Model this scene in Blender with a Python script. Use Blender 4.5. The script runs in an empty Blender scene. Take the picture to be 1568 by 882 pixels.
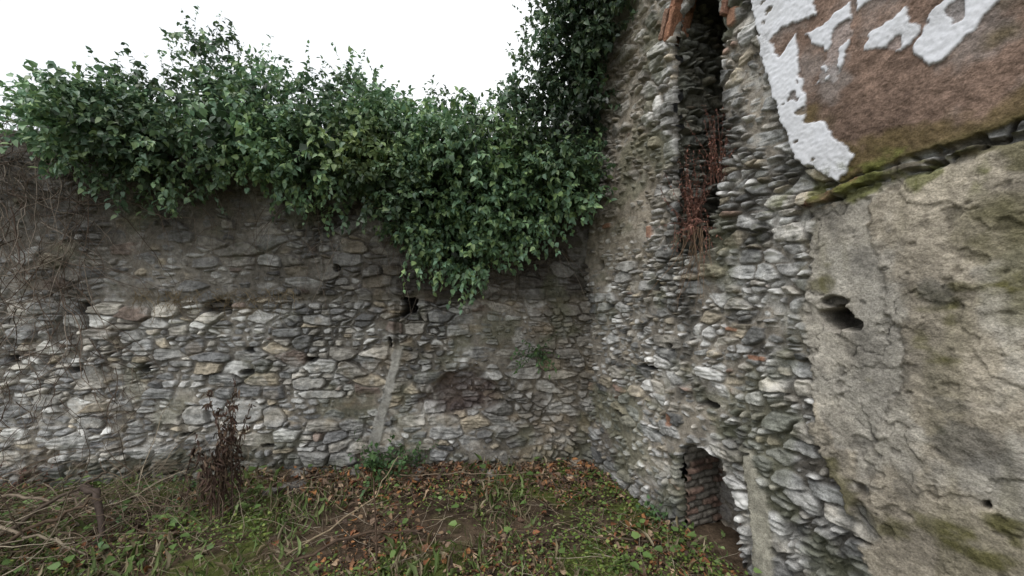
import bpy, bmesh, math, numpy as np
from mathutils import Vector
rng=np.random.default_rng(7)
scene=bpy.context.scene
R=math.radians
# ------------------------------------------------------------------ noise helpers
def hsh(ix,iy,seed):
    ix=np.asarray(ix).astype(np.int64); iy=np.asarray(iy).astype(np.int64)
    n=(ix*374761393+iy*668265263+seed*97463477+12345)&0xffffffff
    n=((n^(n>>13))*1274126177)&0xffffffff
    n=n^(n>>16)
    n=(n*668265263)&0xffffffff
    n=n^(n>>15)
    return n/4294967296.0
def vn(x,y,seed=0):
    xi=np.floor(x);yi=np.floor(y);fx=x-xi;fy=y-yi
    fx=fx*fx*(3-2*fx);fy=fy*fy*(3-2*fy)
    a=hsh(xi,yi,seed);b=hsh(xi+1,yi,seed);c=hsh(xi,yi+1,seed);d=hsh(xi+1,yi+1,seed)
    return ((a*(1-fx)+b*fx)*(1-fy)+(c*(1-fx)+d*fx)*fy)*2-1
def fbm(x,y,o=4,seed=0):
    s=0;a=.5
    for i in range(o):
        s=s+a*vn(x+i*17.3,y-i*9.1,seed+i*31);x=x*2.03;y=y*2.03;a*=.5
    return s
def ss(a,b,x):
    t=np.clip((x-a)/(b-a),0,1);return t*t*(3-2*t)
def lerp(a,b,t): return a*(1-t)+b*t
def lc(c,col,t): return c*(1-t[...,None])+np.asarray(col)*t[...,None]
def cells(x,y,rh,cw,seed,p=2.6):
    r0=np.floor(y/rh)
    F1=np.full(x.shape,9.);F2=np.full(x.shape,9.);I=np.zeros(x.shape);J=np.zeros(x.shape);DX=np.zeros(x.shape);DY=np.zeros(x.shape)
    for dr in(-1,0,1):
        r=r0+dr
        w=cw*(.65+.75*hsh(r,r*0,seed));o=hsh(r,r*0+5,seed)*w
        c0=np.floor((x-o)/w)
        for dc in(-1,0,1):
            c=c0+dc
            cx=(c+.5+.85*(hsh(r,c,seed+1)-.5))*w+o
            cy=(r+.5+.55*(hsh(r,c,seed+2)-.5))*rh
            dx=x-cx;dy=y-cy
            d=((np.abs(dx)*rh/cw*.95)**p+np.abs(dy)**p)**(1/p)
            m=d<F1
            F2=np.where(m,F1,np.minimum(F2,d))
            F1=np.where(m,d,F1);I=np.where(m,r,I);J=np.where(m,c,J);DX=np.where(m,dx,DX);DY=np.where(m,dy,DY)
    return F2-F1,I,J,DX,DY
def stones(x,z,seed,rh=.15,cw=.27,rh2=.07,cw2=.13,big=.35,relief=.035,joint=.006,fill=None,pal=None,wts=None,mort=(.22,.19,.155)):
    wx=x+.035*fbm(x*4,z*4,3,seed+50)+.010*fbm(x*26,z*26,2,seed+51)
    wz=z+.034*fbm(x*2.6,z*3.4,3,seed+52)+.009*fbm(x*20,z*30,2,seed+53)
    E1,I1,J1,X1,Y1=cells(wx,wz,rh,cw,seed)
    E2,I2,J2,X2,Y2=cells(wx,wz,rh2,cw2,seed+9)
    kb=hsh(I1,J1,seed+20)<big
    E=np.where(kb,E1,np.minimum(E1,E2))
    I=np.where(kb,I1+9000,I2+I1*7);J=np.where(kb,J1,J2+J1*13);DX=np.where(kb,X1,X2);DY=np.where(kb,Y1,Y2)
    a=hsh(I,J,seed+21);b=hsh(I,J,seed+22);c=hsh(I,J,seed+23);d=hsh(I,J,seed+24);e=hsh(I,J,seed+25)
    jn=joint*(.1+1.9*(fbm(x*5,z*5,2,seed+60)+.5))
    pr=ss(jn,jn+.010,E)
    h=pr*relief*(.25+1.0*a)+pr*(DX*(b-.5)*.35+DY*(c-.5)*.75)
    h=h+.012*fbm(x*14,z*18,3,seed+61)+.007*fbm(x*40,z*55,2,seed+62)
    h=h+pr*.010*np.abs(vn(x*22+a*50,z*34+b*50,seed+63))-pr*.012*np.abs(vn(x*9+b*50,z*60+a*30,seed+65))
    if fill is None: fill=0*x+.3
    ml=relief*(fill*1.5-.35)+.011*fbm(x*9,z*9,3,seed+64)+.005*fbm(x*40,z*40,2,seed+66)
    ismort=ss(-.004,.006,ml-h)
    h=np.maximum(h,ml)
    pal=np.array(pal)
    cum=np.cumsum(wts)/np.sum(wts)
    idx=np.clip(np.searchsorted(cum,d.ravel()),0,len(pal)-1).reshape(d.shape)
    col=pal[idx]*(.75+.5*e)[...,None]
    col=col*(1+.6*fbm(x*17+a*9,z*25,3,seed+67))[...,None]
    dirt=np.array(mort)*.36
    col=lc(col,dirt,(1-pr)*.85)
    col=lc(col,np.array(mort),ismort*.85*np.clip(fill*1.6,0,1))
    return h,col,pr
def pd(x,y,poly):
    n=len(poly);D=np.full(x.shape,1e9);ins=np.zeros(x.shape,bool)
    for i in range(n):
        ax,ay=poly[i];bx,by=poly[(i+1)%n]
        ex,ey=bx-ax,by-ay
        t=np.clip(((x-ax)*ex+(y-ay)*ey)/(ex*ex+ey*ey+1e-12),0,1)
        D=np.minimum(D,np.hypot(x-ax-t*ex,y-ay-t*ey))
        if ay!=by:
            cr=((ay>y)!=(by>y))&(x<(bx-ax)*(y-ay)/(by-ay)+ax)
            ins^=cr
    return np.where(ins,D,-D)
# ------------------------------------------------------------------ mesh helpers
def mk(name,V,F,C,mat,smooth=False,parent=None):
    V=np.asarray(V,dtype=np.float32);F=np.asarray(F,dtype=np.int32)
    me=bpy.data.meshes.new(name)
    k=F.shape[1]
    me.vertices.add(len(V));me.vertices.foreach_set('co',V.ravel())
    me.loops.add(F.size);me.loops.foreach_set('vertex_index',F.ravel())
    me.polygons.add(len(F));me.polygons.foreach_set('loop_start',np.arange(0,F.size,k,dtype=np.int32))
    if smooth: me.polygons.foreach_set('use_smooth',np.ones(len(F),bool))
    me.update(calc_edges=True)
    if C is not None:
        a=me.attributes.new('Col','FLOAT_COLOR','POINT')
        C4=np.ones((len(V),4),np.float32);C4[:,:3]=np.clip(C,0.004,1)
        a.data.foreach_set('color',C4.ravel())
    me.materials.append(mat)
    ob=bpy.data.objects.new(name,me);scene.collection.objects.link(ob)
    if parent: ob.parent=parent
    return ob
def tri(F): 
    return np.concatenate([F[:,[0,1,2]],F[:,[0,2,3]]]) if F.shape[1]==4 else F
class Bd:
    def __init__(s): s.V=[];s.F=[];s.C=[];s.n=0
    def add(s,V,F,C):
        V=np.asarray(V).reshape(-1,3);C=np.broadcast_to(np.asarray(C),V.shape)
        s.V.append(V);s.F.append(tri(np.asarray(F))+s.n);s.C.append(C);s.n+=len(V)
    def make(s,name,mat,smooth=False,parent=None):
        return mk(name,np.concatenate(s.V),np.concatenate(s.F),np.concatenate(s.C),mat,smooth,parent)
def nrm(v): return v/(np.linalg.norm(v,axis=-1,keepdims=True)+1e-9)
def tubes(P,r,sides=4):
    N,K,_=P.shape
    t=nrm(np.gradient(P,axis=1))
    a=nrm(np.cross(t,np.array([.31,.87,.23])));b=np.cross(t,a)
    an=np.arange(sides)*2*np.pi/sides
    V=P[:,:,None,:]+r[:,:,None,None]*(a[:,:,None,:]*np.cos(an)[None,None,:,None]+b[:,:,None,:]*np.sin(an)[None,None,:,None])
    idx=np.arange(N*K*sides).reshape(N,K,sides)
    A=idx[:,:-1,:];B=np.roll(A,-1,axis=2);C=idx[:,1:,:];D=np.roll(C,-1,axis=2)
    return V.reshape(-1,3),np.stack([A,B,D,C],-1).reshape(-1,4)
TEMP=np.array([(0,0,0),(-.5,.22,.12),(-.36,.62,.10),(0,1,-.16),(.36,.62,.10),(.5,.22,.12),(0,.48,.0)])
TF=np.array([(0,6,1),(1,6,2),(2,6,3),(3,6,4),(4,6,5),(5,6,0)])
def leaves(P,D,Nn,L,W,fold=1.0):
    D=nrm(D);S=nrm(np.cross(D,Nn));Nn=np.cross(S,D)
    n=len(P);f=np.broadcast_to(np.asarray(fold,float),(n,))
    V=P[:,None,:]+S[:,None,:]*(TEMP[None,:,0,None]*W[:,None,None])+D[:,None,:]*(TEMP[None,:,1,None]*L[:,None,None])+Nn[:,None,:]*(TEMP[None,:,2,None]*(L*f)[:,None,None])
    F=TF[None]+(np.arange(n)*7)[:,None,None]
    return V.reshape(-1,3),F.reshape(-1,3)
def pick(pal,n,var=.3):
    pal=np.array(pal);c=pal[rng.integers(0,len(pal),n)]*(1-var+2*var*rng.random((n,1)));return c
def path(S,D,L,K,grav,wander):
    N=len(S);P=np.zeros((N,K,3));P[:,0]=S;d=nrm(D);L=np.broadcast_to(L,(N,))
    for k in range(1,K):
        P[:,k]=P[:,k-1]+d*(L/(K-1))[:,None]
        d=d+rng.normal(0,wander,(N,3));d[:,2]-=grav;d=nrm(d)
    return P
def shoots(bd,S,D,L,K,grav,wander,nl,ls,colf,stemr,stemc,wr=.8,droop=.5,out=None):
    P=path(S,D,L,K,grav,wander);N=len(S)
    r=np.linspace(1,.35,K)[None]*stemr*np.ones((N,1))
    V,F=tubes(P,r,3);bd.add(V,F,stemc)
    tt=(np.linspace(.12,1,nl)[None]+rng.uniform(-.04,.04,(N,nl))).clip(0,.999)*(K-1)
    i=tt.astype(int);f=(tt-i)[...,None];ar=np.arange(N)[:,None]
    q=P[ar,i]*(1-f)+P[ar,np.minimum(i+1,K-1)]*f
    tg=nrm(P[ar,np.minimum(i+1,K-1)]-P[ar,i]+1e-6)
    side=nrm(rng.normal(0,1,(N,nl,3)))
    ld=tg*.5+side*.9;ld[...,2]-=droop
    o=nrm(D)[:,None,:] if out is None else out[:,None,:]
    nn=o*.8+np.array([0,0,.8])+rng.normal(0,.42,(N,nl,3))
    M=N*nl;s=ls*rng.uniform(.5,1.2,M)
    V,F=leaves(q.reshape(-1,3),ld.reshape(-1,3),nn.reshape(-1,3),s,s*wr*rng.uniform(.8,1.15,M),rng.uniform(.2,1.5,M))
    c=colf(M,q.reshape(-1,3));bd.add(V,F,np.repeat(c,7,axis=0))
# ------------------------------------------------------------------ materials
def mat(name,rough=.9,spec=.2,bump=.3,bs=(55,210),var=(.70,1.27),vs=(30,150),transl=0,bd=.01,soft_light=False):
    m=bpy.data.materials.new(name);m.use_nodes=True;nt=m.node_tree;N=nt.nodes;Lk=nt.links
    bs_=N['Principled BSDF'];out=N['Material Output']
    at=N.new('ShaderNodeAttribute');at.attribute_name='Col'
    tc=N.new('ShaderNodeTexCoord')
    def noise(sc,det=3,ro=.6):
        n=N.new('ShaderNodeTexNoise');n.inputs['Scale'].default_value=sc;n.inputs['Detail'].default_value=det;n.inputs['Roughness'].default_value=ro
        Lk.new(tc.outputs['Object'],n.inputs['Vector']);return n
    fac=None
    if soft_light:   # smooth lime skim (pale) has less grain than stone
        fac=N.new('ShaderNodeMapRange');fac.inputs['From Min'].default_value=.56;fac.inputs['From Max'].default_value=.70
        fac.inputs['To Min'].default_value=1;fac.inputs['To Max'].default_value=.22;Lk.new(at.outputs['Fac'],fac.inputs['Value'])
    cur=at.outputs['Color']
    for s in vs:
        n=noise(s);mr=N.new('ShaderNodeMapRange');mr.inputs['From Min'].default_value=.3;mr.inputs['From Max'].default_value=.7
        mr.inputs['To Min'].default_value=var[0];mr.inputs['To Max'].default_value=var[1]
        Lk.new(n.outputs['Fac'],mr.inputs['Value'])
        mx=N.new('ShaderNodeMix');mx.data_type='RGBA';mx.blend_type='MULTIPLY';mx.inputs[0].default_value=1
        if fac: Lk.new(fac.outputs[0],mx.inputs[0])
        Lk.new(cur,mx.inputs[6]);Lk.new(mr.outputs[0],mx.inputs[7]);cur=mx.outputs[2]
    Lk.new(cur,bs_.inputs['Base Color'])
    bs_.inputs['Roughness'].default_value=rough
    bs_.inputs['Specular IOR Level'].default_value=spec
    if bump>0:
        a=noise(bs[0],4,.7)
        bp=N.new('ShaderNodeBump');bp.inputs['Strength'].default_value=bump;bp.inputs['Distance'].default_value=bd
        if fac:
            mu=N.new('ShaderNodeMath');mu.operation='MULTIPLY';mu.inputs[1].default_value=bump;Lk.new(fac.outputs[0],mu.inputs[0]);Lk.new(mu.outputs[0],bp.inputs['Strength'])
        Lk.new(a.outputs['Fac'],bp.inputs['Height']);Lk.new(bp.outputs[0],bs_.inputs['Normal'])
    if transl>0:
        tr=N.new('ShaderNodeBsdfTranslucent');Lk.new(cur,tr.inputs['Color'])
        ms=N.new('ShaderNodeMixShader');ms.inputs[0].default_value=transl
        Lk.new(bs_.outputs[0],ms.inputs[1]);Lk.new(tr.outputs[0],ms.inputs[2]);Lk.new(ms.outputs[0],out.inputs['Surface'])
    return m
M_st=mat('weathered_stone',.95,.15,.75,bs=(70,),vs=(26,140),bd=.013,soft_light=True)
M_gr=mat('soil',1,.1,1,bs=(60,),bd=.02)
M_iv=mat('ivy_leaf',.40,.55,0,vs=(),transl=.22)
M_wd=mat('green_weed',.55,.35,0,vs=(),transl=.2)
M_dl=mat('dead_leaf',.75,.25,0,var=(.7,1.25),vs=(70,),transl=0)
M_tw=mat('bark',.9,.15,.5,bs=(90,),var=(.7,1.25),vs=(40,),bd=.006)
M_bk=mat('old_brick',.95,.1,.9,bs=(50,),var=(.6,1.3),vs=(22,90),bd=.02)
# ------------------------------------------------------------------ walls
CO=np.array([.745,3.76,0.])
BU=np.array([-.9968,-.0797,0.]);BN=np.array([.0797,-.9968,0.])
RU=np.array([.4164,-.9092,0.]);RN=np.array([-.9092,-.4164,0.])
def sheet(name,O,U,Nn,us,zs,fn,mat,parent=None,close=-.6):
    u,z=np.meshgrid(us,zs,indexing='ij')
    h,col,cut=fn(u,z)
    if close is not None: h[-1,:]=close;h[:,-1]=close
    V=O+U*u[...,None]+Nn*h[...,None];V[...,2]+=z
    n,m=u.shape;idx=np.arange(n*m).reshape(n,m)
    F=np.stack([idx[:-1,:-1],idx[1:,:-1],idx[1:,1:],idx[:-1,1:]],-1).reshape(-1,4)
    if cut is not None:
        k=~(cut[:-1,:-1]|cut[1:,1:]).ravel();F=F[k]
    ob=mk(name,V.reshape(-1,3),F,col.reshape(-1,3),mat,True,parent)
    if close is not None:
        a=O+U*us[0]+Nn*close;b=O+U*us[-1]+Nn*close
        V=np.array([a,b,b,a]);V[:,2]=[zs[0],zs[0],zs[-1],zs[-1]]
        mk('outer_face',V,np.array([[0,1,2,3]]),np.full((4,3),.2),mat,False,ob)
    return ob
def hole(u,z,h,col,u0,z0,hu,hz,depth,seed=0,dark=.35,sq=0.):
    a=np.abs(u-u0)/hu;b=np.abs(z-z0)/hz
    d=1-(sq*np.maximum(a,b)+(1-sq)*np.hypot(a,b)*.9)+.55*fbm(u*20,z*20,3,seed)
    k=ss(0,.3,d);h=h-depth*k
    return h,lc(col,(.05*dark*2,.045*dark*2,.04*dark*2),k*.8)
GP=[(.38,.375,.36),(.45,.425,.38),(.44,.385,.30),(.20,.20,.20),(.58,.575,.55),(.30,.24,.205),(.30,.30,.295)]
def back_fn(t,z):
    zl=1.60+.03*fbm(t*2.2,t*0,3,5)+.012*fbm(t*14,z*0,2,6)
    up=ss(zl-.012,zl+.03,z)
    cor=ss(1.3,.2,t)
    fill=.32+.16*up+.55*(fbm(t*1.3,z*1.6,3,8))+.06*cor
    fill=np.where((z<1.1)&(t>2.0),fill-.10,fill)
    h,col,pr=stones(t,z,11,.105,.22,.056,.135,.38,.046,.005,np.clip(fill,.04,.62),GP,[3,2.6,.8,1.3,2.2,.3,2.6],(.31,.28,.235))
    h=h+.045*(1-up)+.03*fbm(t*.9,z*.9,2,30)
    leftlow=ss(1.8,3.0,t)*(1-up)*ss(.1,.5,z)
    col=col*(1+.22*leftlow[...,None])
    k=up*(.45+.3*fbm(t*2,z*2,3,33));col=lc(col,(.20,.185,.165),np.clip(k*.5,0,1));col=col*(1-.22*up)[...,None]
    k=ss(2.6,1.5,t+.3*fbm(t*2,z*2,3,31))*ss(1.35,1.75,z);col=lc(col,(.065,.053,.042),k*.72)  # shade under the ivy painted into the stone colour, with some staining
    k=ss(1.9,2.6,z+.25*fbm(t*3,z*3,3,36));col=lc(col,(.075,.068,.058),k*.6)  # painted ivy shade and staining, deepening towards the wall top
    k=cor*(1-up);col=lc(col,(.27,.22,.155),k*.45)
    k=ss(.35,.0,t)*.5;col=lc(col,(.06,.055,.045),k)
    n=fbm(t*2.4,z*1.7,4,40);col=col*(1+.65*n[...,None])
    l=ss(.12,.34,fbm(t*7,z*7,4,41))*(1-.6*up);col=lc(col,(.58,.57,.54),l*.4)
    g=ss(.1,.4,fbm(t*3,z*3,4,42)+.35*ss(.5,.0,z)-.1);col=lc(col,(.12,.13,.075),g*.4)
    o=ss(.2,.42,fbm(t*4.5,z*6,3,44))*(1-up);col=lc(col,(.38,.29,.18),o*.25)
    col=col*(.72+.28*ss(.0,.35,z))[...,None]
    d=1-np.hypot((t-1.24)/.40,(z-.74)/.26)+.35*fbm(t*9,z*9,3,45);k=ss(0,.45,d)
    h=h-.10*k+.03*k*fbm(t*25,z*25,3,46);col=lc(col,(.085,.052,.045),k*.65)
    tc=1.79+(1.12-z)*.25+.012*fbm(z*6,z*0,2,47);w=.042+.012*ss(1.0,.2,z)
    k=ss(w+.008,w-.008,np.abs(t-tc)+.010*fbm(t*30,z*20,2,48))*ss(.08,.14,z)*ss(1.22,1.1,z)
    h=lerp(h,.085+.008*fbm(t*20,z*20,3,49),k);col=lc(col,np.array((.36,.35,.32))*(1+.5*fbm(t*9,z*5,3,4))[...,None],k*.85)
    tc=1.80+.01*fbm(z*6,z*0,2,47);k=ss(.03,.015,np.abs(t-tc))*ss(1.1,1.2,z)*ss(1.62,1.5,z);h=h-.04*k;col=lc(col,(.09,.08,.06),k*.6)
    k=ss(.02,.008,np.abs(t-2.47+.01*fbm(z*9,z*0,2,3)))*ss(1.8,1.9,z)*ss(2.4,2.2,z);h=h+.02*k;col=lc(col,(.2,.19,.17),k*.7)
    for i,a in enumerate([(1.68,1.525,.085,.09,.34,1),(3.34,1.54,.12,.07,.12,2),(4.43,1.53,.05,.05,.1,3),(3.94,1.00,.07,.035,.12,4),(4.52,1.0,.06,.03,.12,5),
              (3.07,1.15,.05,.03,.12,6),(3.09,.96,.05,.025,.12,7),(2.55,1.06,.06,.025,.10,8),(2.34,1.88,.03,.03,.08,9),(1.86,1.20,.02,.07,.1,10),
              (3.6,.42,.06,.02,.08,11),(2.9,.3,.08,.02,.1,12),(1.35,2.05,.03,.03,.08,16),(5.0,1.1,.05,.03,.1,17)]):
        h,col=hole(t,z,h,col,a[0],a[1],a[2],a[3],a[4],a[5]*7,sq=.9 if i==0 else 0)
    for (a,b,c,d_) in [(3.12,.60,.16,.11),(3.52,.60,.12,.08),(2.86,.56,.09,.08),(4.35,.55,.12,.06),(4.7,.75,.14,.06),(2.55,.85,.14,.05),(2.45,.75,.2,.04)]:
        d=1-((np.abs(t-a)/c)**3+(np.abs(z-b)/d_)**3)**(1/3)+.6*fbm(t*8,z*8,3,int(a*100));k=ss(0,.12,d)
        ring=ss(-.14,-.04,d)*(1-k);h=h-.025*ring;col=lc(col,(.10,.09,.075),ring*.55)
        h=lerp(h,.088+.03*fbm(t*7,z*9,3,9)+.008*fbm(t*30,z*40,2,19),k);col=lc(col,np.array((.52,.51,.48))*(1+.35*fbm(t*12,z*15,3,29))[...,None],k*.65)
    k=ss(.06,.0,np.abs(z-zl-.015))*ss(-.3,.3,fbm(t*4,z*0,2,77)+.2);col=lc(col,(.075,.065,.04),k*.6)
    return h,col,None
us=np.concatenate([np.arange(-.3,5.75,.0072),np.linspace(5.8,9,60)]);zs=np.concatenate([np.arange(-.25,2.95,.0066),[2.97,3.0,3.04,3.045]])
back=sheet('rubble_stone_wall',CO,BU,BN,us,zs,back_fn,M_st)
UPL=[(1.56,5.3),(1.595,3.55),(1.634,3.26),(1.708,2.92),(1.796,2.554),(1.861,2.358),(1.98,2.258),(2.05,2.205),(2.3,2.235),(2.6,2.275),(3.0,2.29),(9,2.3),(9,5.3)]
WH=[[(1.5,5.3),(1.595,3.55),(1.62,3.26),(1.69,2.92),(1.78,2.554),(1.84,2.358),(1.96,2.24),(2.05,2.19),(2.115,2.32),(2.03,2.433),(1.99,2.52),(1.93,2.54),(1.913,2.72),(1.872,3.02),(1.79,2.93),(1.75,3.06),(1.80,3.10),(1.965,3.06),(1.97,3.3),(2.0,5.3)],
 [(1.90,3.0),(2.10,3.02),(2.115,2.84),(2.045,2.67),(1.96,2.715),(2.0,2.846)],
 [(2.155,2.775),(2.19,2.85),(2.31,2.89),(2.335,2.75),(2.276,2.70)],
 [(2.34,2.68),(2.395,2.82),(2.475,2.85),(2.58,2.78),(2.51,2.664),(2.44,2.61),(2.376,2.59)],
 [(2.12,3.3),(2.14,2.97),(2.2,2.98),(2.3,2.93),(2.42,2.96),(2.6,3.1),(2.6,3.5)],
 [(2.7,2.5),(2.9,2.6),(3.1,2.9),(2.9,3.2),(2.75,2.9)]]
CEM=[(1.938,2.10),(1.923,1.84),(1.89,1.60),(1.908,1.40),(1.938,1.17),(1.953,.876),(2.077,.705),(2.18,.39),(2.3,0),(2.4,-.4),(9,-.4),(9,2.25),(2.6,2.235),(2.31,2.185),(2.077,2.14)]
SM=[(1.938,2.10),(2.18,2.10),(2.186,1.88),(2.23,1.76),(2.23,1.59),(2.308,1.48),(2.29,1.26),(2.24,1.14),(2.15,.93),(2.04,.92),(1.93,1.18),(1.9,1.42),(1.88,1.60),(1.91,1.83)]
STRIP=[(1.56,.72),(1.63,.75),(1.73,.45),(1.76,.08),(1.63,.02),(1.61,.4)]
NCH=[(1.07,1.95),(1.06,2.6),(1.06,3.40),(1.10,3.62),(1.18,3.68),(1.24,3.70),(1.30,3.62),(1.39,3.52),(1.43,3.3),(1.40,2.9),(1.45,2.6),(1.41,2.25),(1.30,2.0),(1.2,1.92)]
LOW=[(1.12,.0),(1.115,.3),(1.12,.58),(1.2,.62),(1.30,.64),(1.40,.60),(1.47,.45),(1.52,.25),(1.54,.0),(1.54,-.3),(1.12,-.3)]
RP=[(.43,.425,.41),(.46,.43,.38),(.45,.395,.31),(.19,.19,.185),(.62,.61,.59),(.33,.24,.195),(.33,.33,.32)]
def right_fn(s,z):
    far=ss(1.15,.6,s)
    fill=.34+.2*far*ss(.9,1.7,z)+.6*fbm(s*1.8,z*1.8,3,88)
    fill=np.where((s>1.0)&(z>1.1)&(z<2.4),fill-.08,fill)
    h,col,pr=stones(s,z,71,.092,.165,.045,.092,.42,.050,.005,np.clip(fill,.03,.72),RP,[3,2.5,1,1.3,2.8,.2,2],(.36,.32,.265))
    h=h+.05*fbm(s*2.0,z*1.6,3,90)
    k=far*ss(1.5,2.3,z);col=lc(col,(.38,.325,.25),k*.45)
    n=fbm(s*2.6,z*1.9,4,91);col=col*(1+.6*n[...,None])
    l=ss(.08,.32,fbm(s*8,z*8,4,92));col=lc(col,(.64,.63,.60),l*.45*ss(.5,1.1,s))
    dk=ss(.04,.32,fbm(s*6+9,z*6,4,93));col=lc(col,(.075,.073,.066),dk*.6*ss(.7,1.2,s))
    g=ss(.10,.34,fbm(s*3.5,z*3,4,94)+.12*ss(1.2,.2,z));col=lc(col,(.14,.15,.085),g*.45)
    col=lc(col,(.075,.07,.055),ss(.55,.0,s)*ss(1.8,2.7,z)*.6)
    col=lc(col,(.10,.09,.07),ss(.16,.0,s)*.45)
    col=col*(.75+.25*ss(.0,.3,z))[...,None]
    wob=.020*fbm(s*11,z*11,3,95)+.010*fbm(s*45,z*45,2,96)
    d=pd(s,z,CEM)+wob*2;hid=ss(.14,.36,fbm(s*5,z*5,3,97)+.35*ss(1.1,.3,z)*ss(2.45,2.1,s)-.02)
    b=ss(0,.014,d)*(1-hid*ss(2.5,2.1,s)*ss(1.0,.8,z))
    lv=.055+.020*fbm(s*2.2,z*2.2,3,98)+.010*fbm(s*14,z*14,4,99)+.002*vn(s*90,z*90,2)
    cc=np.zeros(s.shape+(3,))+np.array((.34,.30,.24))
    pb=hsh(np.floor(s*160+3*fbm(s*20,z*20,2,1)),np.floor(z*160+3*fbm(z*20,s*20,2,4)),3);cc=cc*(.88+.24*pb)[...,None]
    cc=cc*(1+.85*fbm(s*3,z*3,5,100))[...,None]
    cc=lc(cc,(.46,.44,.40),ss(.0,.3,fbm(s*5,z*4,5,101))*.5)
    cc=lc(cc,(.17,.155,.13),ss(.03,.28,fbm(s*4,z*2.2,5,171))*.6)
    fl=fbm(s*4.2,z*4.2,5,181);k=ss(.0,.012,fl-.04);lv=lv+.007*k;cc=cc*(1+.10*k)[...,None]*(1-.35*ss(.014,.0,np.abs(fl-.04)))[...,None]
    d2=pd(s,z,SM)+wob*1.6;k2=ss(0,.012,d2)
    lv=lv-.012*k2-.004*fbm(s*14,z*14,4,99)*k2;cc=lc(cc,np.array((.41,.385,.34))*(1+.4*fbm(s*8,z*8,4,191))[...,None],k2*.65)
    edge=ss(.012,.0,np.abs(d2));lv=lv-.003*edge;cc=cc*(1-.2*edge)[...,None]
    cc=cc*(1-.35*k2*ss(.0,.3,fbm(s*5,z*5,5,103)))[...,None]
    cr=ss(.012,.0,np.abs(fbm(s*3.3,z*3.3,4,104)))*ss(.02,.2,fbm(s*1.9+4,z*1.9,2,105));lv=lv-.006*cr;cc=cc*(1-.55*cr)[...,None]
    gm=ss(.10,.32,fbm(s*5,z*7,4,106)+.5*ss(1.98,2.2,z)-.14)
    gm2=ss(.2,.06,np.hypot(s-2.62,(z-1.78)*.6)+.12*fbm(s*9,z*9,3,107))
    gm3=ss(.12,.4,fbm(s*7,z*1.6,4,207))*.6
    cc=lc(cc,(.13,.12,.055),np.clip(gm*.7+gm2*.75+gm3*.5,0,1))
    for (a,c,ra,rb,kk) in [(2.40,1.675,.07,.055,.6),(2.50,1.09,.13,.10,.6),(2.30,.85,.06,.05,.4),(2.42,1.25,.08,.03,.4)]:
        q=ss(1.15,.6,np.hypot((s-a)/ra,(z-c)/rb)+.8*fbm(s*14,z*14,4,108));cc=lc(cc,(.13,.125,.115),q*kk)
    pit=ss(.32,.42,fbm(s*16,z*16,3,172));lv=lv-.008*pit;cc=cc*(1-.3*pit)[...,None]
    h=lerp(h,np.maximum(lv,h*.25),b);col=col*(1-b[...,None])+cc*b[...,None]
    rim=ss(.02,.0,np.abs(d));col=col*(1-.25*rim)[...,None]
    d=pd(s,z,STRIP)+wob;b=ss(0,.012,d);h=lerp(h,.05+.02*fbm(s*6,z*6,3,7),b);col=col*(1-b[...,None])+np.array((.36,.34,.28))*(1+.6*fbm(s*9,z*9,4,66))[...,None]*b[...,None]
    # upper plaster
    d=pd(s,z,UPL)+wob*1.3;b=ss(0,.010,d)
    lv=.06+.015*fbm(s*2,z*2,2,110)+.010*fbm(s*16,z*16,4,111)+.002*vn(s*85,z*85,4)
    pc=np.zeros(s.shape+(3,))+np.array((.225,.155,.12))
    pb=hsh(np.floor(s*150+3*fbm(s*20,z*20,2,1)),np.floor(z*150+3*fbm(z*20,s*20,2,4)),5);pc=pc*(.78+.44*pb)[...,None]
    pc=pc*(1+.9*fbm(s*3.5,z*3.5,5,112))[...,None]
    pc=lc(pc,(.29,.255,.235),ss(.0,.3,fbm(s*4,z*4,5,113))*.65)
    pc=lc(pc,(.10,.075,.05),ss(.1,.34,fbm(s*5+7,z*4,5,133))*.6)
    w=np.zeros(s.shape)
    for P in WH: w=np.maximum(w,ss(0,.006,pd(s,z,P)+.03*fbm(s*12,z*12,3,114)+.014*fbm(s*42,z*42,2,115)))
    dmg=ss(.33,.36,fbm(s*11,z*11,4,116))*.8;w=w*(1-dmg)
    wc=np.array((.76,.77,.81))*(1+.08*fbm(s*6,z*6,4,117)[...,None])
    wc=lc(wc,(.52,.52,.53),ss(.1,.4,fbm(s*9,z*5,4,118))*.45)
    lv=lv+.010*w-.009*fbm(s*16,z*16,4,111)*w
    pc=pc*(1-w[...,None])+wc*w[...,None]
    ms=ss(.04,.3,fbm(s*4,z*4,4,119)+.6*ss(.20,.0,d)-.08)*(1-w*.85);pc=lc(pc,(.13,.10,.035),ms*.65)
    ms=ss(.05,.0,d)*(1-w);pc=lc(pc,(.085,.08,.03),ms*.6)
    h=lerp(h,lv,b);col=col*(1-b[...,None])+pc*b[...,None]
    # dark mossy ledge between the two coats
    zc=np.interp(s,[1.65,1.95,2.05,2.3,2.6,3,9],[2.05,2.14,2.165,2.205,2.25,2.265,2.27])
    hw=.016+.022*fbm(s*9,z*0,3,121)-.03*ss(2.0,1.85,s)
    b=ss(0,.008,hw-np.abs(z-zc-.022*fbm(s*6,s*0,3,122))+.01*fbm(s*30,z*30,2,6))
    bw=np.floor(s/.12+.3*hsh(np.floor(z/.03),s*0,2));br=hsh(bw,bw*0,8);jt=ss(.42,.5,np.abs((s/.12)%1-.5))
    bc=np.where((br>.65)[...,None],np.array((.25,.14,.095)),np.array((.17,.15,.115)))*(.6+.5*br)[...,None]*(1-.6*jt)[...,None]
    mo=ss(-.3,.0,fbm(s*7,z*9,4,123));bc=lc(bc,(.09,.09,.04),mo*.8);bc=bc*(1+.8*fbm(s*25,z*25,3,9))[...,None]
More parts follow.
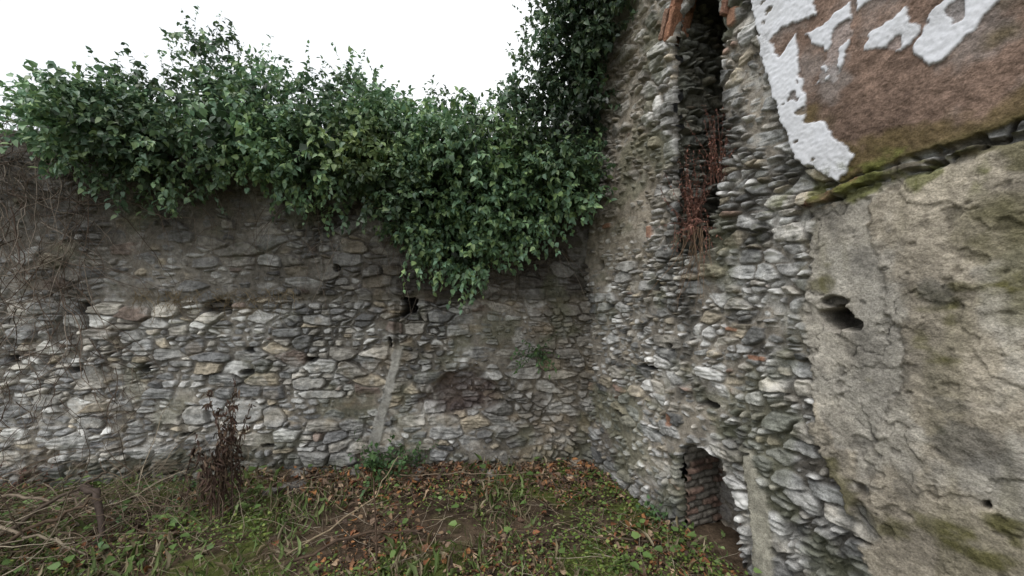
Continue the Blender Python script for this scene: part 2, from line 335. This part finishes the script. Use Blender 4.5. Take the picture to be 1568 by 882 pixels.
    h=lerp(h,.080+.03*fbm(s*14,z*18,3,124)-.015*jt,b);col=col*(1-b[...,None])+bc*b[...,None]
    und=ss(.0,.012,(zc-hw)-z)*ss(.05,.015,(zc-hw)-z)*ss(1.9,2.1,s);h=h-.02*und
    mo=ss(.02,.24,fbm(s*8,z*8,4,125)-1.2*np.abs(z-zc)+.07)*ss(1.6,1.8,s)*ss(.2,.08,np.abs(z-zc+.03));col=lc(col,(.15,.16,.045),mo*.75)
    for a in [(2.05,1.565,.08,.055,.22,1),(2.11,1.53,.05,.03,.12,21),(2.04,1.63,.05,.03,.04,22),(.885,1.715,.045,.045,.2,2),(.21,1.914,.035,.05,.15,3),(.71,1.37,.05,.055,.14,4),(.80,1.09,.1,.022,.12,5),(2.52,.90,.012,.015,.05,6),
              (.33,1.55,.03,.03,.1,7),(1.02,1.28,.03,.03,.1,8),(.5,.65,.04,.03,.1,9),(.92,.62,.05,.02,.1,10),(1.35,.95,.05,.025,.1,16)]:
        h,col=hole(s,z,h,col,a[0],a[1],a[2],a[3],a[4],a[5]*5+200)
    for (a,c,ra,rb) in [(.815,2.13,.03,.05),(.30,2.25,.05,.02),(1.50,1.45,.05,.012),(1.66,1.30,.05,.012),(1.02,.75,.025,.05),(1.5,3.35,.03,.05)]:
        q=ss(1.0,.85,np.maximum(np.abs(s-a)/ra,np.abs(z-c)/rb)+.4*fbm(s*20,z*20,2,9));h=lerp(h,.05,q);col=lc(col,(.36,.18,.11),q*.8)
    wb=.022*fbm(s*13,z*13,3,126)
    dn=np.maximum(pd(s,z,NCH),pd(s,z,LOW))+wb
    e=ss(-.018,.0,dn);h=h-.05*e;col=col*(1-.55*e)[...,None]
    return h,col,dn>0
us=np.concatenate([np.arange(-.3,1.0,.0072),np.arange(1.0,2.0,.006),np.arange(2.0,2.85,.0048),np.linspace(2.9,8,120)])
zs=np.concatenate([np.arange(-.25,3.95,.006),np.linspace(4.0,5.1,60),[5.105]])
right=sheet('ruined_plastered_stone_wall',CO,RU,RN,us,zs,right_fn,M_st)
def plain_fn(seed,rh,cw,b,fill,tint,amt,relief=.03):
    def f(u,z):
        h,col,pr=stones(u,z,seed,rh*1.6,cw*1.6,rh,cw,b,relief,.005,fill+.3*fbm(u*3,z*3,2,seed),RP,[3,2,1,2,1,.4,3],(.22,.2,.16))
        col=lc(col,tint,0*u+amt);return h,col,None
    return f
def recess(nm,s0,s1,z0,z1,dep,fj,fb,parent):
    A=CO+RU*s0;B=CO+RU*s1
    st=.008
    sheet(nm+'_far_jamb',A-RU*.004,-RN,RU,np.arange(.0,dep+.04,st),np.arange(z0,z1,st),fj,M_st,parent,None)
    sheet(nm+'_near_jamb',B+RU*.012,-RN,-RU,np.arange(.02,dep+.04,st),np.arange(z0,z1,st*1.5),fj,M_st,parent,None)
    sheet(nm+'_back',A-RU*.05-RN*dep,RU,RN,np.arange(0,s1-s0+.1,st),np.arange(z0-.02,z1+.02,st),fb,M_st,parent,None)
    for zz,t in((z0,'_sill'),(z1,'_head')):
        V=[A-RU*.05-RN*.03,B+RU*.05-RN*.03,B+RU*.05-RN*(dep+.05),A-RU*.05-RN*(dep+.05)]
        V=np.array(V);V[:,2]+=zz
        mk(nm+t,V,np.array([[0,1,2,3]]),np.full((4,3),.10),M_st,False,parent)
recess('tall_niche',1.06,1.43,1.91,3.76,.56,plain_fn(301,.05,.17,.3,.12,(.12,.125,.095),.6,.05),plain_fn(303,.085,.15,.3,.3,(.045,.045,.04),.8),right)  # back tint paints in the recess shade; jamb tint is mossy stone
def brick_f(u,z):
    zz=z/.048+.35*fbm(u*6,z*3,2,4);r=np.floor(zz);f=zz%1
    c=np.floor(u/.14+.5*(r%2)+.3*hsh(r,r*0,3));fc=(u/.14+.5*(r%2)+.3*hsh(r,r*0,3))%1
    k=ss(0,.22,np.minimum(f,1-f)+.1*fbm(u*40,z*40,2,3))*ss(0,.07,np.minimum(fc,1-fc));rn=hsh(r,c,6)
    h=k*(.004+.036*rn)+.010*fbm(u*30,z*30,3,8)
    col=np.where((rn>.55)[...,None],np.array((.25,.17,.135)),np.array((.28,.255,.22)))*(.7+.5*hsh(r,c,7))[...,None]*(1+.6*fbm(u*14,z*14,3,5))[...,None]
    return h,lc(col,(.10,.09,.07),1-k),None
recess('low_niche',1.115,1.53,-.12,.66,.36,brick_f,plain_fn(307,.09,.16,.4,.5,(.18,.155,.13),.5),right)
def brick(c,ax,w,hh,d,name,parent,colr=(.30,.19,.14)):
    bm=bmesh.new();bmesh.ops.create_cube(bm,size=1)
    u=RU*math.cos(ax)+np.array([0,0,1])*math.sin(ax);v=-RU*math.sin(ax)+np.array([0,0,1])*math.cos(ax)
    bmesh.ops.subdivide_edges(bm,edges=bm.edges[:],cuts=7,use_grid_fill=True)
    o=rng.random(2)*40
    for q in bm.verts:
        k=q.co*2;l=max(abs(k.x),abs(k.y),abs(k.z));rr=(abs(k.x)**14+abs(k.y)**14+abs(k.z)**14)**(1/14)
        q.co=q.co*(l/rr);n=fbm(np.array(q.co.x*5+o[0]),np.array(q.co.y*3+q.co.z*3+o[1]),3,5)
        p=c+u*q.co.x*w*(1+.12*n)+v*q.co.y*hh*(1+.3*n)+RN*q.co.z*d*(1+.1*n);q.co=p
    me=bpy.data.meshes.new(name);bm.to_mesh(me);bm.free()
    a=me.attributes.new('Col','FLOAT_COLOR','POINT');k=rng.uniform(.8,1.15)
    col=np.tile(np.array([colr[0]*k,colr[1]*k,colr[2]*k,1],np.float32),len(me.vertices));a.data.foreach_set('color',col)
    me.materials.append(M_bk);o=bpy.data.objects.new(name,me);scene.collection.objects.link(o);o.parent=parent
for i,(s_,z_,an,w_,h_,cl) in enumerate([(1.05,3.57,70,.22,.05,(.38,.20,.13)),(1.00,3.60,70,.20,.04,(.30,.19,.14)),(1.10,3.72,60,.14,.05,(.34,.18,.12)),(1.475,3.42,80,.10,.035,(.32,.18,.13))]):
    brick(CO+RU*s_+np.array([0,0,z_])-RN*.01,R(an),w_,h_,.19,'arch_brick_%d'%i,right,cl)
# ------------------------------------------------------------------ ground
def gz(x,y):
    yw=3.76+.08*(x-.745)
    z=.035*fbm(x*1.3,y*1.3,3,500)+.02*fbm(x*5,y*5,3,501)
    near=(x>-7)&(x<4)&(y>-2)&(y<4.6)
    z=z+.07*ss(.8,.0,yw-y)*near*(y<yw+.5)*ss(-3.6,-2.0,x)
    return z
gx=np.concatenate([-np.geomspace(160,4.9,26),np.arange(-4.8,2.6,.016),np.geomspace(2.7,160,26)])
gy=np.concatenate([-np.geomspace(160,.3,26),np.arange(0,1.8,.06),np.arange(1.8,4.0,.016),np.geomspace(4.1,160,26)])
x,y=np.meshgrid(gx,gy,indexing='ij');z=gz(x,y)+.012*fbm(x*24,y*24,3,505)*(np.abs(x)<6)
col=np.zeros(x.shape+(3,))+np.array((.11,.08,.055));col=col*(1+.7*fbm(x*3,y*3,4,506)+.5*fbm(x*25,y*25,3,508))[...,None]
mossm=ss(-.04,.16,fbm(x*2.1,y*2.1,5,507)+.08*fbm(x*20,y*20,3,3))
col=lc(col,(.11,.14,.035),mossm*.85)
n,m=x.shape;idx=np.arange(n*m).reshape(n,m)
mk('ground',np.stack([x,y,z],-1).reshape(-1,3),np.stack([idx[:-1,:-1],idx[1:,:-1],idx[1:,1:],idx[:-1,1:]],-1).reshape(-1,4),col.reshape(-1,3),M_gr,True)
def inyard(x,y):
    yw=3.76+.08*(x-.745);xr=.745+.458*(3.76-y)
    return (y<yw-.08)&(x<xr-.07)
bd=Bd();N=60000
x=rng.uniform(-4.8,2.4,N);y=rng.uniform(1.4,3.8,N)
yw=3.76+.08*(x-.745)
dens=.17+.60*ss(.8,.2,yw-y)*ss(-2.9,-1.9,x)+.22*ss(-.3,.4,x)*ss(1.8,3,y)+.9*fbm(x*2.1,y*2.1,4,510);dens=dens-.10*ss(-1.9,-2.9,x)
k=inyard(x,y)&(rng.random(N)<dens);x=x[k];y=y[k];n=len(x)
P=np.stack([x,y,gz(x,y)+rng.uniform(.006,.045,n)],-1);a=rng.uniform(0,2*np.pi,n)
D=np.stack([np.cos(a),np.sin(a),rng.normal(0,.38,n)],-1);Nn=np.array([0,0,1.])+rng.normal(0,.55,(n,3))
L=.010+.060*rng.random(n)**2.4;V,F=leaves(P,D,Nn,L,L*rng.uniform(.3,.8,n),rng.uniform(-1.8,3.4,n))
c=pick([(.17,.085,.048),(.25,.135,.075),(.11,.065,.045),(.32,.215,.13),(.075,.052,.04),(.24,.10,.05),(.42,.30,.20),(.14,.095,.065),(.19,.13,.09),(.36,.17,.07),(.10,.07,.05)],n,.35)
bd.add(V,F,np.repeat(c,7,axis=0));bd.make('fallen_leaves',M_dl)
bd=Bd();N=60000
x=rng.uniform(-4.8,2.4,N);y=rng.uniform(1.4,3.75,N)
dens=.16+1.9*fbm(x*2.2+3,y*2.2,4,520)+.25*ss(-.9,-2.2,x)+.35*ss(.3,1.0,x)*ss(2.9,2.4,y)-.3*ss(3.1,3.5,y)*ss(-2.4,-1.8,x)+.5*ss(.8,.1,np.hypot(x+.75,(y-2.8)*1.5))
k=inyard(x,y)&(rng.random(N)<dens);x=x[k];y=y[k];n=len(x)
tall=(rng.random(n)**2)*.07+.012
P=np.stack([x,y,gz(x,y)+tall],-1);a=rng.uniform(0,2*np.pi,n)
D=np.stack([np.cos(a),np.sin(a),rng.normal(.1,.3,n)],-1);Nn=np.array([0,0,1.])+rng.normal(0,.35,(n,3))
L=rng.uniform(.008,.028,n);V,F=leaves(P,D,Nn,L,L*rng.uniform(.5,1,n),rng.uniform(0,1.2,n))
bd.add(V,F,np.repeat(pick([(.12,.19,.045),(.17,.25,.055),(.085,.14,.04),(.23,.28,.075)],n,.25),7,axis=0))
m_=900;x=rng.uniform(-4.3,1.6,m_);y=rng.uniform(2.2,3.5,m_);k=inyard(x,y)&(rng.random(m_)<.12+.75*ss(-1.7,-2.7,x)+.3*ss(.3,1,x));x=x[k];y=y[k];n=len(x)
P=np.stack([x,y,gz(x,y)+rng.uniform(.03,.12,n)],-1);a=rng.uniform(0,2*np.pi,n)
L=rng.uniform(.03,.075,n);V,F=leaves(P,np.stack([np.cos(a),np.sin(a),0*a],-1),np.array([0,0,1.])+rng.normal(0,.4,(n,3)),L,L*.7,rng.uniform(0,1,n))
bd.add(V,F,np.repeat(pick([(.12,.20,.06),(.17,.26,.08)],n),7,axis=0))
bd.make('low_weeds',M_wd)
bd=Bd();N=20000
x=rng.uniform(-4.6,2.2,N);y=rng.uniform(1.4,3.7,N);cx=fbm(x*2.6,y*2.6,4,530)
k=inyard(x,y)&(rng.random(N)<.14+1.7*cx+.25*ss(-.8,-2,x));x=x[k];y=y[k];n=len(x)
P=np.stack([x,y,gz(x,y)],-1);D=np.array([0,0,1.])+rng.normal(0,.8,(n,3));L=rng.uniform(.04,.15,n)
V,F=leaves(P,D,rng.normal(0,1,(n,3)),L,L*0+.005,rng.uniform(.2,1.6,n))
bd.add(V,F,np.repeat(pick([(.14,.21,.06),(.19,.25,.09),(.30,.25,.15),(.38,.32,.21)],n),7,axis=0));bd.make('grass',M_wd)
bd=Bd();N=1700
x=rng.uniform(-4.3,1.9,N);y=rng.uniform(2.0,3.6,N);k=inyard(x,y);x=x[k];y=y[k];n=len(x);a=rng.uniform(0,2*np.pi,n)
P=path(np.stack([x,y,gz(x,y)+.03],-1),np.stack([np.cos(a),np.sin(a),rng.uniform(-.05,.15,n)],-1),rng.uniform(.06,.38,n),6,.02,.15)
P[:,:,2]=np.maximum(P[:,:,2],gz(P[:,:,0],P[:,:,1])+.014)
r=np.linspace(1,.4,6)[None]*rng.uniform(.0007,.003,(n,1));V,F=tubes(P,r,4)
bd.add(V,F,np.repeat(pick([(.25,.19,.13),(.13,.095,.07),(.40,.34,.26)],n),24,axis=0));bd.make('fallen_twigs',M_tw)
def stick(pts,r0,r1,col,K=14,wob=.01):
    pts=np.array(pts,float);t=np.linspace(0,len(pts)-1,K);P=np.stack([np.interp(t,np.arange(len(pts)),pts[:,i]) for i in range(3)],-1)
    P=P+rng.normal(0,wob,P.shape);b=Bd();V,F=tubes(P[None],np.linspace(r0,r1,K)[None],7);b.add(V,F,col);return b
for pts,r0,r1,c,wb_ in [([(-1.42,2.45,.02),(-1.05,2.95,.10),(-.88,3.05,.40)],.007,.003,(.34,.27,.18),.008),
                    ([(-1.35,2.35,.04),(-.95,2.55,.12),(-.6,2.62,.06)],.010,.006,(.10,.07,.05),.008),
                    ([(-.83,2.40,.0),(-.835,2.40,.30),(-.85,2.41,.54)],.006,.004,(.14,.095,.07),.003),
                    ([(-.95,3.35,.1),(-.3,3.3,.13),(.3,3.35,.12)],.006,.003,(.22,.17,.12),.009),
                    ([(.1,2.5,.05),(.5,2.62,.05),(.95,2.55,.04)],.010,.006,(.11,.085,.06),.008)]:
    stick(pts,r0,r1,c,wob=wb_).make('dead_branch',M_tw,True)
# ------------------------------------------------------------------ ivy
def ivycol(n,q):
    c=pick([(.13,.215,.11),(.165,.26,.13),(.10,.17,.095),(.20,.285,.12),(.14,.235,.15)],n,.3)
    yl=ss(.45,.1,np.hypot(q[:,0]+1.2,(q[:,2]-2.8)*1.2))+.35*ss(.3,.1,np.hypot(q[:,0]+.1,(q[:,2]-2.9)))
    c=lc(c,(.30,.35,.10),np.clip(yl,0,1)*.6*rng.random(n))
    dk=ss(-.2,.5,q[:,0])*ss(2.4,3.2,q[:,2]);  # upper right mass: its shade is painted into the leaf colour
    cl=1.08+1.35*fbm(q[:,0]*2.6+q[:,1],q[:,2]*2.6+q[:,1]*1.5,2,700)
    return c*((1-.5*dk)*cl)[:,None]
XS=[-4.05,-3.95,-3.59,-3.14,-2.74,-2.35,-2.0,-1.61,-1.27,-.99,-.70,-.36,-.08,.26,.54,.85]
TP=[3.08,3.20,3.42,3.46,3.92,3.88,3.40,3.70,3.70,3.24,3.52,3.30,3.42,4.55,4.75,4.8]
BT=[3.02,2.95,2.72,2.52,2.48,2.66,2.60,2.42,2.46,2.28,1.86,1.70,2.08,2.18,2.22,3.0]
bd=Bd();NB=165
S=[];D=[];Ls=[];CP=[]
for i in range(NB):
    X=rng.uniform(-3.72,.8) if i<140 else rng.uniform(-.9,.7);t_=np.interp(X,XS,TP);b_=np.interp(X,XS,BT)
    r=min(rng.uniform(.10,.29),(t_-b_)*.42)
    Z=rng.uniform(b_+r*.9,max(t_-r*1.15,b_+r))
    if i>=140: Z=rng.uniform(b_+r*.8,b_+.7)
    wy=3.76+.08*(X-.745)
    if Z>3.0: Y=wy+rng.uniform(-.28,.28)
    else: Y=wy-rng.uniform(.04,.50)*(.6+.5*ss(2.0,2.8,Z))
    if X>.2: X=min(X,.47+.35*ss(3.0,4.0,Z)); Y=min(Y,wy+.2)
    k=int(27*(r/.22)**2)+8
    dv=nrm(rng.normal(0,1,(k,3))+np.array([0,-.35,.25]))
    c=np.array([X,Y,Z]);S.append(c+dv*r*np.array([1.15,.9,.8])*rng.uniform(.6,1,(k,1)));D.append(dv+np.array([0,0,.25]))
    Ls.append(rng.uniform(.10,.25,k))
    kk=int(40*(r/.22)**2);q=nrm(rng.normal(0,1,(kk,3)))*r*.7*rng.random((kk,1))**.4;CP.append(c+q)
S=np.concatenate(S);D=np.concatenate(D);Ls=np.concatenate(Ls)
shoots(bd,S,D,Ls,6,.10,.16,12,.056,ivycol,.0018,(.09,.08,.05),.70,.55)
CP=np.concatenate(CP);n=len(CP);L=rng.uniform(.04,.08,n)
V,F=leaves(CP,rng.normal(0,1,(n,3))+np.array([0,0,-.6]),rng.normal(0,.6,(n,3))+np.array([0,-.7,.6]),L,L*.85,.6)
bd.add(V,F,np.repeat(pick([(.04,.07,.035),(.05,.09,.045)],n),7,axis=0))  # inner leaves: shade inside the clumps painted as darker green
m_=480;X=rng.uniform(-3.95,.3,m_);tp=np.interp(X,XS,TP);wy=3.76+.08*(X-.745)
S=np.stack([X,wy+rng.uniform(-.15,.3,m_),tp-rng.uniform(.05,.35,m_)],-1)
shoots(bd,S,np.array([0,0,1.])+rng.normal(0,.45,(m_,3)),rng.uniform(.12,.32,m_),6,.04,.12,10,.042,ivycol,.0018,(.12,.10,.07),.62,.15)
m_=260;X=rng.uniform(-3.75,.55,m_);bt=np.interp(X,XS,BT);wy=3.76+.08*(X-.745)
S=np.stack([X,wy-rng.uniform(.1,.42,m_),bt+rng.uniform(.0,.3,m_)],-1)
shoots(bd,S,np.array([0,-.2,-.8])+rng.normal(0,.35,(m_,3)),rng.uniform(.12,.36,m_),6,.1,.12,10,.052,ivycol,.002,(.09,.08,.05),.70,.6,np.tile(np.array([0,-1.,.2]),(m_,1)))
m_=420;s_=rng.uniform(0,.78,m_);zlo=3.15+s_*1.1;zz=zlo+rng.random(m_)*(5.0-zlo)
S=CO+RU*s_[:,None]+RN*rng.uniform(.05,.22,m_)[:,None];S[:,2]=zz
shoots(bd,S,RN+np.array([0,0,-.4])+rng.normal(0,.5,(m_,3)),rng.uniform(.12,.3,m_),6,.12,.14,12,.055,lambda n,q:ivycol(n,q)*.9,.002,(.05,.045,.03),.72,.6)
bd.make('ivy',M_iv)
bd=Bd()
def vines(n,t0,t1,z0,z1,l0,l1,grav,wan,r,cols,off=.07):
    t=rng.uniform(t0,t1,n);S=CO+BU*t[:,None]+BN*rng.uniform(off,off+.12,n)[:,None];S[:,2]=rng.uniform(z0,z1,n)
    D=BU*rng.normal(0,.7,(n,1))+np.array([0,0,-1.])*rng.uniform(.2,1,(n,1))+BN*rng.normal(0,.12,(n,1))
    P=path(S,D,rng.uniform(l0,l1,n),18,grav,wan)
    d=((P-CO)@BN);P=P+BN*(np.clip(d,.06,.45)-d)[...,None]
    P[:,:,2]=np.maximum(P[:,:,2],.05)
    V,F=tubes(P,np.linspace(1,.3,18)[None]*rng.uniform(.4,1.2,(n,1))*r,4);bd.add(V,F,np.repeat(pick(cols,n),72,axis=0))
BR=[(.12,.09,.07),(.18,.14,.11),(.09,.065,.05),(.26,.22,.18)]
vines(260,4.35,5.8,1.3,3.1,.6,1.6,.03,.20,.0038,BR,.07)
vines(180,4.3,5.8,2.4,3.15,.4,1.0,-.02,.32,.0035,[(.20,.17,.14),(.12,.10,.08)],.1)
vines(110,.3,2.8,2.0,2.8,.4,1.1,.12,.10,.0025,BR,.03)
vines(60,2.8,4.4,2.2,2.8,.3,.9,.12,.12,.0025,BR,.03)
vines(130,2.7,4.0,1.6,1.70,.12,.35,.1,.3,.0025,[(.16,.12,.07),(.22,.17,.10)],.05)
vines(80,3.9,5.5,.6,1.3,.4,.9,.05,.25,.003,BR,.06)
n=170;t=rng.uniform(4.3,5.6,n);S=CO+BU*t[:,None]+BN*rng.uniform(-.2,.1,n)[:,None];S[:,2]=3.0
P=path(S,np.array([0,0,.6])+rng.normal(0,.6,(n,3)),rng.uniform(.15,.5,n),10,.03,.25);V,F=tubes(P,np.linspace(1,.3,10)[None]*rng.uniform(.001,.003,(n,1)),4);bd.add(V,F,(.18,.15,.12))
bd.make('dead_vines',M_tw)
# ------------------------------------------------------------------ small plants
def plant(name,c,n,L,ls,pal,spread=.7,grav=.12,nl=9,wr=.6,up=1.,m=M_wd,stem=(.08,.09,.04),droop=.2,base=.03,dirv=(0,0,0)):
    b=Bd();S=np.array(c)+rng.normal(0,base,(n,3))*np.array([1,1,.3])
    D=np.array([0,0,up])+np.array(dirv)+rng.normal(0,spread,(n,3))
    shoots(b,S,D,rng.uniform(.5,1.1,n)*L,7,grav,.1,nl,ls,lambda k,q:pick(pal,k),.002,stem,wr,droop);return b.make(name,m)
GR=[(.09,.17,.065),(.13,.23,.085),(.075,.14,.06)]
def bw(t,z,o=.1):
    p=CO+BU*t+BN*o;return (p[0],p[1],z)
def rw(s,z,o=.05):
    p=CO+RU*s+RN*o;return (p[0],p[1],z)
plant('wall_fern',bw(.50,1.08,.06),32,.30,.042,[(.07,.12,.055),(.10,.17,.06)],.7,.10,10,.5,.6,dirv=(0,-.4,0))
plant('wall_weed',bw(1.93,.10,.2),34,.32,.052,GR,.7,.1,9,.6,base=.05)
plant('wall_weed',bw(1.65,.16,.16),16,.28,.045,GR,.5,.1,8,.6,base=.04)
plant('wall_weed',rw(.95,.03,.12),10,.12,.04,GR,.7,.1,6,.7)
plant('nettle_clump',(-2.7,3.05,.04),30,.20,.04,GR,.8,.08,7,.6,base=.2)
plant('nettle_clump',(-1.95,2.95,.02),24,.16,.04,[(.15,.23,.07),(.2,.27,.1)],.8,.08,7,.6,base=.2)
plant('nettle_clump',(1.1,2.55,.0),26,.11,.035,[(.15,.23,.07),(.2,.27,.1)],.9,.08,6,.7,base=.12)
plant('reddish_weed',(-3.9,3.1,.08),30,.30,.03,[(.16,.08,.06),(.10,.065,.05)],.6,.1,12,.5,m=M_dl,stem=(.07,.04,.03),base=.18)
RD=[(.28,.13,.095),(.20,.09,.07),(.35,.19,.14),(.15,.075,.06)]
plant('dead_fern',rw(1.20,2.14,-.02),28,.48,.020,RD,.22,.01,36,.34,1.,M_dl,(.16,.08,.06),.9,.035,(-.18,-.05,0))
plant('dead_fern',rw(1.42,2.35,.05),20,.48,.020,RD,.13,.0,38,.34,1.,M_dl,(.16,.08,.06),.9,.025,(-.05,-.0,0))
plant('dead_fern',rw(1.24,2.10,.04),28,.30,.018,RD,.5,.14,24,.34,.1,M_dl,(.16,.08,.06),.9,.05,(-.3,-.1,0))
b=Bd();n=30;S=np.array(rw(1.25,2.1,.05))+rng.normal(0,.07,(n,3))*np.array([.6,.6,.3])
P=path(S,np.array([-.1,-.05,-1.])+rng.normal(0,.15,(n,3)),rng.uniform(.2,.6,n),12,.05,.12);d=((P-CO)@RN);P=P+RN*(np.clip(d,.06,.3)-d)[...,None]
V,F=tubes(P,np.linspace(1,.3,12)[None]*rng.uniform(.001,.003,(n,1)),4);b.add(V,F,(.22,.15,.10));b.make('hanging_roots',M_tw)
# tall dead weeds
def dock(base,n,l0,l1,lean,dn=5):
    b=Bd();S=np.array(base)+rng.normal(0,.05,(n,3))*np.array([1,1,0])
    L_=rng.uniform(l0,l1,n);P=path(S,np.array([lean,0,1.])+rng.normal(0,.13,(n,3)),L_,12,.0,.05)
    V,F=tubes(P,np.linspace(1,.4,12)[None]*rng.uniform(.003,.007,(n,1)),5);b.add(V,F,np.repeat(pick([(.10,.07,.055),(.14,.10,.075)],n),60,axis=0))
    q=P[:,4:,:].reshape(-1,3);q=np.repeat(q,dn,axis=0)+rng.normal(0,.012,(len(q)*dn,3));k=len(q)
    L=rng.uniform(.02,.08,k);V,F=leaves(q,np.array([0,0,-1.])+rng.normal(0,.5,(k,3)),rng.normal(0,1,(k,3)),L,L*.25,rng.uniform(-2,2,k))
    b.add(V,F,np.repeat(pick([(.11,.07,.055),(.075,.05,.04),(.17,.12,.085)],k),7,axis=0))
    S=P[rng.integers(0,n,40),rng.integers(4,11,40)];Q=path(S,rng.normal(0,.6,(40,3))+np.array([0,0,.5]),rng.uniform(.06,.18,40),6,.06,.15)
    V,F=tubes(Q,np.linspace(1,.4,6)[None]*np.full((40,1),.0022),3);b.add(V,F,(.12,.09,.065));b.make('dead_dock_plant',M_tw)
dock([-2.12,2.90,.0],16,.5,1.0,-.05)
dock([-2.42,2.95,.0],5,.3,.6,.15,2)
b=Bd();n=170;S=np.array([-2.4,2.9,.03])+rng.normal(0,.30,(n,3))*np.array([1.2,.6,.08])
P=path(S,np.array([0,0,.8])+rng.normal(0,.6,(n,3)),rng.uniform(.25,.7,n),10,.10,.14)
V,F=tubes(P,np.linspace(1,.4,10)[None]*rng.uniform(.001,.0026,(n,1)),3);b.add(V,F,np.repeat(pick([(.36,.30,.22),(.18,.135,.10),(.28,.22,.16)],n),30,axis=0));b.make('dry_grass_stems',M_tw)
b=Bd();n=380;S=np.stack([rng.uniform(-4.2,-2.55,n),rng.uniform(2.1,3.1,n),rng.uniform(.02,.26,n)],-1)
P=path(S,rng.normal(0,1,(n,3))*np.array([1,.8,.55]),rng.uniform(.3,.9,n),12,.03,.15);P[:,:,2]=np.maximum(P[:,:,2],gz(P[:,:,0],P[:,:,1])+.02)
V,F=tubes(P,np.linspace(1,.4,12)[None]*rng.uniform(.001,.0045,(n,1)),5);b.add(V,F,np.repeat(pick([(.12,.09,.065),(.19,.14,.10),(.32,.27,.20),(.09,.07,.05)],n),60,axis=0))
for pts,r0,r1,c in [([(-3.0,2.75,.30),(-2.85,2.68,.29),(-2.72,2.6,.20),(-2.66,2.52,.06),(-2.62,2.5,.0)],.026,.012,(.08,.06,.05)),
                    ([(-3.3,2.5,.10),(-3.05,2.7,.30),(-2.9,2.8,.37)],.016,.006,(.11,.085,.065)),
                    ([(-3.5,2.6,.16),(-3.0,2.45,.14),(-2.6,2.42,.05)],.012,.004,(.28,.23,.17)),
                    ([(-3.6,2.7,.26),(-3.1,2.75,.22),(-2.7,2.7,.08)],.010,.004,(.25,.20,.15)),
                    ([(-3.3,2.3,.02),(-2.95,2.5,.22),(-2.75,2.6,.30)],.016,.006,(.12,.085,.06))]:
    s=stick(pts,r0,r1,c,wob=.010);b.add(s.V[0],s.F[0],s.C[0])
b.make('brush_pile',M_tw,True)
b=Bd()
def rock(c,r,col):
    bm=bmesh.new();bmesh.ops.create_icosphere(bm,subdivisions=3,radius=1)
    V=np.array([v.co[:] for v in bm.verts]);F=np.array([[v.index for v in f.verts] for f in bm.faces]);bm.free()
    o=rng.random(3)*50
    k=1+.5*fbm(V[:,0]*1.3+o[0],V[:,1]*1.3+V[:,2]*1.7+o[1],3,int(o[2]));V=np.sign(V)*np.abs(V)**.7*k[:,None]
    b.add(V*r*np.array([1.3,1,.55])+c,F,col)
for i in range(40):
    x=rng.uniform(-4.2,1.2);y=3.76+.08*(x-.745)-rng.uniform(.08,.35)
    if x<-2.9: y-=rng.uniform(0,.4)
    x=min(x,.6);rock(np.array([x,y,float(gz(np.array(x),np.array(y)))+.005]),rng.uniform(.015,.05),pick([(.33,.31,.28),(.24,.21,.17),(.15,.14,.13)],1)[0])
for (x,y,r) in [(-3.25,3.0,.07),(-3.05,3.15,.06),(-3.45,3.15,.08),(1.35,2.05,.08),(1.5,1.8,.09)]: rock(np.array([x,y,.03]),r,(.19,.15,.12))
b.make('fallen_stones',M_st,False)
# ------------------------------------------------------------------ light, sky, camera
w=bpy.data.worlds.new('World');scene.world=w;w.use_nodes=True;nt=w.node_tree
bg=nt.nodes['Background'];sky=nt.nodes.new('ShaderNodeTexSky');sky.sky_type='NISHITA';sky.sun_disc=False
EL,RO=R(60),R(222)
sky.sun_elevation=EL;sky.sun_rotation=RO;sky.air_density=1;sky.dust_density=4
tc=nt.nodes.new('ShaderNodeTexCoord');cn=nt.nodes.new('ShaderNodeTexNoise');cn.inputs['Scale'].default_value=1.6;cn.inputs['Detail'].default_value=5
nt.links.new(tc.outputs['Generated'],cn.inputs['Vector'])
cr=nt.nodes.new('ShaderNodeValToRGB');cr.color_ramp.elements[0].position=.35;cr.color_ramp.elements[0].color=(.70,.735,.77,1);cr.color_ramp.elements[1].position=.65;cr.color_ramp.elements[1].color=(.98,.99,1,1)
nt.links.new(cn.outputs['Fac'],cr.inputs[0])
sc=nt.nodes.new('ShaderNodeVectorMath');sc.operation='SCALE';sc.inputs['Scale'].default_value=10.5;nt.links.new(cr.outputs[0],sc.inputs[0])
mx=nt.nodes.new('ShaderNodeMix');mx.data_type='RGBA';mx.inputs[0].default_value=.88
nt.links.new(sky.outputs[0],mx.inputs[6]);nt.links.new(sc.outputs[0],mx.inputs[7]);nt.links.new(mx.outputs[2],bg.inputs['Color'])
bg.inputs['Strength'].default_value=.14
sd=bpy.data.lights.new('overcast_sun','SUN');sd.energy=1.5;sd.angle=R(35);sd.color=(1,.98,.95)
so=bpy.data.objects.new('overcast_sun',sd);scene.collection.objects.link(so)
dv=Vector((math.sin(RO)*math.cos(EL),math.cos(RO)*math.cos(EL),math.sin(EL)));so.rotation_euler=dv.to_track_quat('Z','Y').to_euler()
cd=bpy.data.cameras.new('camera');cd.sensor_width=36;cd.lens=13.78;cd.clip_start=.05;cd.clip_end=1000
co=bpy.data.objects.new('camera',cd);co.location=(0,0,1.7);co.rotation_euler=(R(90),0,0);scene.collection.objects.link(co);scene.camera=co
scene.view_settings.view_transform='Standard';scene.view_settings.look='None';scene.view_settings.exposure=0
print('OBJ',len(bpy.data.objects))
